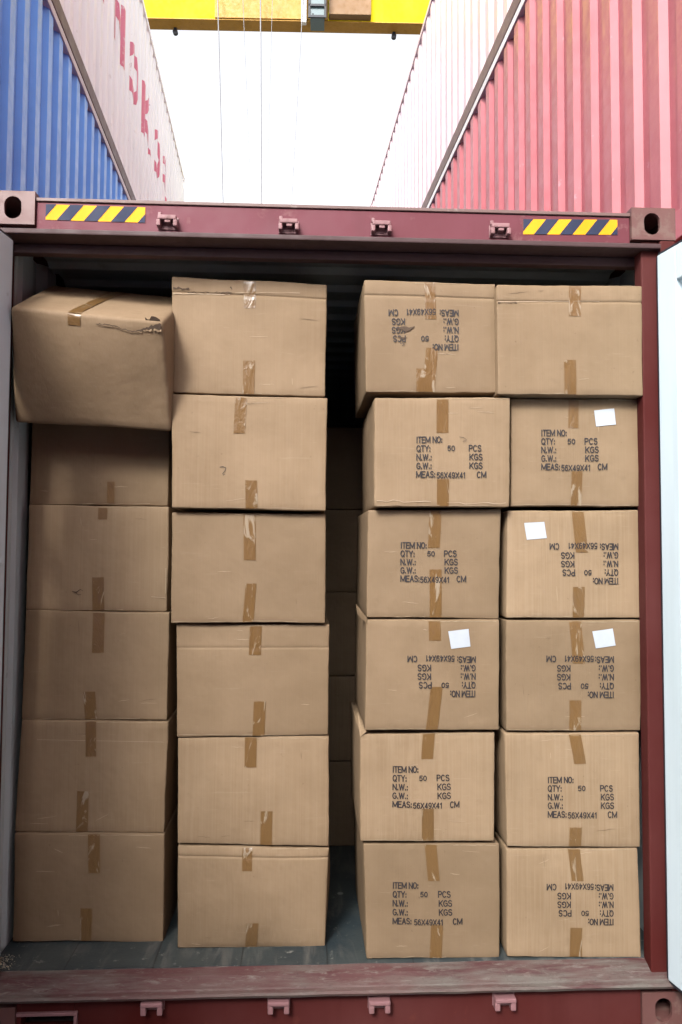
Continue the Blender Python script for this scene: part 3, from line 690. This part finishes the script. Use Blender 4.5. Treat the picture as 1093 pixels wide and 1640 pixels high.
# middle left stack
carton(Q(275, 443, 524, 455, 521, 635, 275, 629), .12, .49, 'topmost carton of the middle left stack with a torn crease along its top edge', G2, [(400, 400, 448, 494), (399, 398, 578, 633)], bulge=.004, crease=[(.865, .004)], seed=6,
       extra=multi(strokes('torn_edge', M['tear'], [rag(277, 303, 463, 9, 1.5, .5, 3.5, 3), rag(300, 372, 469, 20, 1.0, .3, 1.6, 5), [(369, 460, 2.5), (372, 464, .8), (370, 466, .4)]]),
                   strokes('torn_liner', M['liner'], [rag(277, 368, 471.5, 18, .6, .5, 1.8, 8), rag(376, 480, 470, 10, .6, .3, .9, 9)])))
carton(Q(275, 631, 525, 638, 522, 818, 276, 814), .115, .49, 'unprinted carton with a handwritten figure 2, in the middle left stack', G2, [(386, 383, 637, 695), (402, 402, 770, 817)], bulge=.004, seed=7,
       extra=strokes('pen_mark', M['ink'], [[(352, 749, 1), (357, 748, 1.1), (362, 750, 1), (361, 754, .9), (357, 759, .9), (358, 762, .8), (361, 760, .6)]]))
carton(Q(276, 820, 522, 823, 522, 998, 274, 998), .145, .49, 'unprinted carton with crinkled tape right below the one with handwriting, middle left stack', G2, [(399, 400, 824, 897), (402, 397, 935, 997, 17)], bulge=.005, seed=8)
carton(Q(283, 1000, 528, 1000, 526, 1177, 284, 1181), .165, .49, 'carton creased below its top edge, third from the bottom, middle left stack', G2, [(410, 408, 1003, 1049), (416, 414, 1123, 1180)], bulge=.004, crease=[(.79, .0018)], seed=9)
carton(Q(285, 1182, 527, 1178, 527, 1355, 285, 1351), .17, .49, 'carton with lower tape right of centre, second from the bottom, middle left stack', G2, [(402, 401, 1181, 1229), (427, 426, 1299, 1353)], bulge=.004, seed=10)
carton(Q(285, 1354, 527, 1358, 521, 1516, 285, 1518), .175, .49, 'squashed bulging carton at the bottom of the middle left stack, on the floor', G2, [(396, 396, 1357, 1392, 16), (405, 402, 1474, 1516)], bulge=.022, crease=[(.90, .003)], seed=11)
# middle right stack (49 cm wide faces)
st1 = multi(strokes('dark_stain', M['tear'], [[(637, 528, 1), (643, 526, 5), (650, 528, 9), (656, 528, 5), (664, 524, 1)], [(638, 540, 1), (646, 543, 3.5), (651, 541, 1)]]),
            strokes('pen_mark', M['ink'], [[(641, 551, .8), (645, 550, .8), (648, 552, .8), (644, 555, .8)]]))
carton(Q(583, 448, 794, 455, 795, 630, 586, 628), .035, .56, 'topmost carton of the middle right stack with upside-down printing and a dark smudge', G3, [(688, 690, 452, 512, 17), (692, 686, 558, 628), (676, 676, 591, 628, 19)],
       (True, 733, (557, 502), 47, 84, 96, 36), bulge=.004, crease=[(.865, .004)], seed=12, extra=st1)
carton(Q(600, 637, 818, 637, 816, 812, 600, 812), .015, .56, 'light carton with upright printing and small pen mark, middle right stack', G3, [(709, 708, 640, 694), (709, 709, 768, 811)],
       (False, 667, (705, 760), 49, 84, 97, 32), bulge=.004, seed=13, extra=multi(strokes('pen_mark', M['ink'], [[(735, 701, .6), (742, 702, .6), (747, 706, .7), (740, 708, .5), (746, 708, .4)]]), strokes('torn_liner', M['liner'], [rag(604, 690, 803, 10, 2, .4, 1.2, 3), rag(716, 810, 806, 10, 1.5, .4, 1.2, 4)])))
carton(Q(590, 817, 803, 815, 799, 991, 588, 989), .055, .56, 'carton with upright printing, third from the top of the middle right stack', G3, [(697, 694, 818, 877), (697, 697, 912, 990)],
       (False, 642, (873, 927), 42, 69, 89, 31), bulge=.004, seed=14)
carton(Q(587, 993, 800, 992, 800, 1169, 585, 1170), .045, .56, 'carton with a white sticker above upside-down printing, in the middle right stack', G3, [(695, 696, 995, 1026), (699, 691, 1100, 1169)],
       (True, 761, (1111, 1056), 43, 71, 94, 34), [(717, 1011), (750, 1007), (753, 1035), (722, 1039)], bulge=.005, seed=15, extra=flap([(570, 967, .13), (588, 990, .040), (588, 999, .040), (573, 984, .12)]))
carton(Q(577, 1175, 793, 1173, 792, 1348, 578, 1348), .06, .56, 'carton with upright printing, second from the bottom of the middle right stack', G3, [(687, 684, 1174, 1215), (684, 685, 1294, 1347)],
       (False, 629, (1231, 1287), 42, 70, 91, 32), bulge=.005, seed=16, extra=flap([(573, 1140, .12), (578, 1158, .09), (587, 1172, .052), (577, 1181, .058)]))
carton(Q(583, 1351, 800, 1351, 801, 1535, 587, 1535), .07, .56, 'carton with upright printing at the bottom of the middle right stack, beside the dark gap', G3, [(689, 695, 1353, 1410), (699, 697, 1480, 1535)],
       (False, 629, (1417, 1474), 44, 73, 96, 34), bulge=.004, seed=17)
# far right stack
carton(Q(796, 455, 1029, 458, 1030, 634, 797, 631), .0, .56, 'unprinted creased carton at the top of the far right stack', G4, [(921, 920, 456, 507), (912, 913, 577, 631)], bulge=.004, crease=[(.845, .004)], seed=18,
       extra=multi(strokes('torn_edge', M['tear'], [rag(797, 828, 485, 10, 1.0, .3, 1.8, 13)]), strokes('torn_liner', M['liner'], [rag(798, 960, 483, 14, .6, .4, 1.2, 14)])))
carton(Q(819, 638, 1028, 639, 1026, 811, 819, 811), .05, .56, 'carton with upright printing and a white sticker, far right stack', G4, [(919, 918, 641, 686, 16), (924, 922, 755, 810, 17)],
       (False, 867, (694, 748), 42, 69, 90, 32), [(951, 658), (983, 655), (986, 681), (954, 684)], bulge=.004, seed=19)
carton(Q(813, 818, 1026, 817, 1026, 990, 811, 990), .06, .56, 'carton with a white sticker at its top left corner, far right stack', G4, [(925, 931, 819, 885), (926, 926, 940, 990)],
       (True, 989, (931, 876), 43, 70, 95, 34), [(839, 838), (871, 836), (875, 862), (843, 865)], bulge=.004, seed=20)
carton(Q(810, 994, 1027, 993, 1026, 1171, 811, 1170), .055, .56, 'carton with top right sticker and upside-down printing, far right stack', G4, [(921, 926, 995, 1062), (921, 921, 1121, 1170)],
       (True, 981, (1112, 1056), 40, 68, 92, 32), [(948, 1011), (981, 1007), (985, 1034), (953, 1038)], bulge=.004, seed=21)
carton(Q(808, 1175, 1024, 1173, 1026, 1357, 812, 1356), .05, .56, 'carton with upright printing, second from the bottom of the far right stack', G4, [(920, 928, 1175, 1223), (921, 920, 1325, 1356)],
       (False, 877, (1249, 1304), 48, 84, 96, 32), bulge=.005, seed=22)
carton(Q(811, 1359, 1022, 1358, 1027, 1534, 813, 1533), .056, .56, 'carton with upside-down printing at the bottom of the far right stack, on the floor', G4, [(919, 924, 1360, 1410), (922, 922, 1485, 1533)],
       (True, 981, (1475, 1420), 40, 68, 92, 32), bulge=.004, seed=23)

# tipped carton: leaning forward over the edge of the far left stack
t = R(27.5); yf = -.07
TL, TR = up(16, 490, yf), up(262, 514, yf)
ex = (TR-TL); ex.y = .0; dn = Vector((0, math.sin(t), -math.cos(t)))*.41; bk = Vector((0, math.cos(t), math.sin(t)))*.47
cs = [TL+dn+Vector((-.045, 0, -.004)), TR+dn+Vector((0, 0, .012)), TL+dn+bk+Vector((-.02, 0, 0)), TR+dn+bk, TL, TR, TL+bk, TR+bk]
K = None
rt, K, org = carton(None, 0, .47, 'carton tipped forward on top of the far left stack with a torn corner', G1, corners=cs, bulge=.013, seed=30, r=.014)
def onface(fn, us, vs, name, mat):
    m = MB(); g = [[m.bm.verts.new(fn(u, v)) for v in vs] for u in us]
    for p, q in zip(g, g[1:]):
        for j in range(len(vs)-1): m.bm.faces.new((p[j], p[j+1], q[j+1], q[j]))
    m.build(name, mat, rt, True, org)
upn = -dn.normalized(); bkn = bk.normalized()
def top(u, v, off=.0025): return K.P(u, v, 1)+upn*off
onface(lambda u, v: top(u+.11*v, v), [.375+.08*i/5 for i in range(6)], [.004+.98*i/12 for i in range(13)], 'tape_strip', M['tape'])
onface(lambda u, v: K.P(u, 0, v)-bkn*.002, [.375+.08*i/5 for i in range(6)], [.90+.094*i/4 for i in range(5)], 'tape_strip', M['tape'])
rr = random.Random(4); m = MB(); lo, hi = [], []; lin = []
for i in range(41):
    f = i/40; u = .56+.425*f; k = max(0, (f-.62)/.38)
    c = .93-.035*math.exp(-((f-.55)/.22)**2)+.025*k+.006*rr.uniform(-1, 1)
    h2 = .003+.026*k**.8*rr.uniform(.55, 1.1)+.003*rr.random(); lo.append((u, c-h2)); hi.append((u, min(c+h2*(.6 if k < .5 else 1), .984))); lin.append((u, c-h2, k))
for j in range(40):
    q4 = [K.P(p[0], 0, p[1])-bkn*.003 for p in (lo[j], lo[j+1], hi[j+1], hi[j])]; m.quad(q4)
m.build('torn_hole', M['tear'], rt, False, org)
m = MB(); pr = None
for u, c, k in lin:         # pale frayed lip below the tear
    if rr.random() < .12: pr = None
    w_ = .004+.010*rr.random()+.010*k*rr.random()
    cur = (m.bm.verts.new(K.P(u, 0, c)-bkn*.0034), m.bm.verts.new(K.P(u+.004*rr.uniform(-1, 1), 0, c-w_)-bkn*(.0032+.006*rr.random()*k)))
    if pr: m.bm.faces.new((pr[0], cur[0], cur[1], pr[1]))
    pr = cur
m.build('torn_liner', M['card'], rt, False, org)
m = MB(); pv = None
for i in range(8):      # ragged flap peak at the torn corner
    u = .88+.10*i/7; p0 = top(u, .004, .001); p1 = top(u, -.005, .004+.014*rr.random()); 
    c = (m.bm.verts.new(p0), m.bm.verts.new(p1))
    if pv: m.bm.faces.new((pv[0], c[0], c[1], pv[1]))
    pv = c
m.build('torn_flap', M['tear'], rt, False, org)

# second row of cartons in the dark behind, seen through the gap and above the tipped carton
GB2 = 'cartons of the second row in the dark'
def back(x, wd, n, y, h, label, seed):
    for i in range(n):
        lb = '%s, %s' % (label, ('lowest of its stack', 'second from the floor', 'third from the floor', 'fourth from the floor', 'fifth from the floor', 'sixth from the floor')[i]); z = ZF+.002+i*(h+.003); j = rng.uniform(-.008, .008)
        cs = [Vector((x+j+a*wd, y+b*.5+j, z+c*h)) for c in (0, 1) for b in (0, 1) for a in (0, 1)]
        carton(None, 0, .5, lb, GB2, corners=cs, bulge=.004, seed=seed+i)
back(1.17, .56, 5, 1.10, .405, 'dark carton seen through the gap between the stacks', 40)
back(.07, .56, 6, .80, .405, 'dark carton standing behind the far left stack', 50)

# loose dirt at the left end of the sill
m = MB(); r2 = random.Random(3)
for i in range(240):
    x = .055+abs(r2.gauss(0, .03)); y = .05+r2.random()*.10; s_ = r2.uniform(.001, .004)
    c = Vector((x, y, ZF+s_*.5)); 
    pts4 = [c+Vector((r2.uniform(-1, 1), r2.uniform(-1, 1), r2.uniform(-.4, 1)))*s_ for _ in range(4)]
    v = [m.bm.verts.new(p) for p in pts4]
    for f in ((0,1,2),(0,2,3),(0,3,1),(1,3,2)): m.bm.faces.new([v[k] for k in f])
tag(m.build('debris', plain('dry_debris', (.42, .38, .28), .9)), 'scattered crumbs of dry dirt on the floor at the left door post', 'debris', kind='stuff')
# small white paint drops / staples on the floor
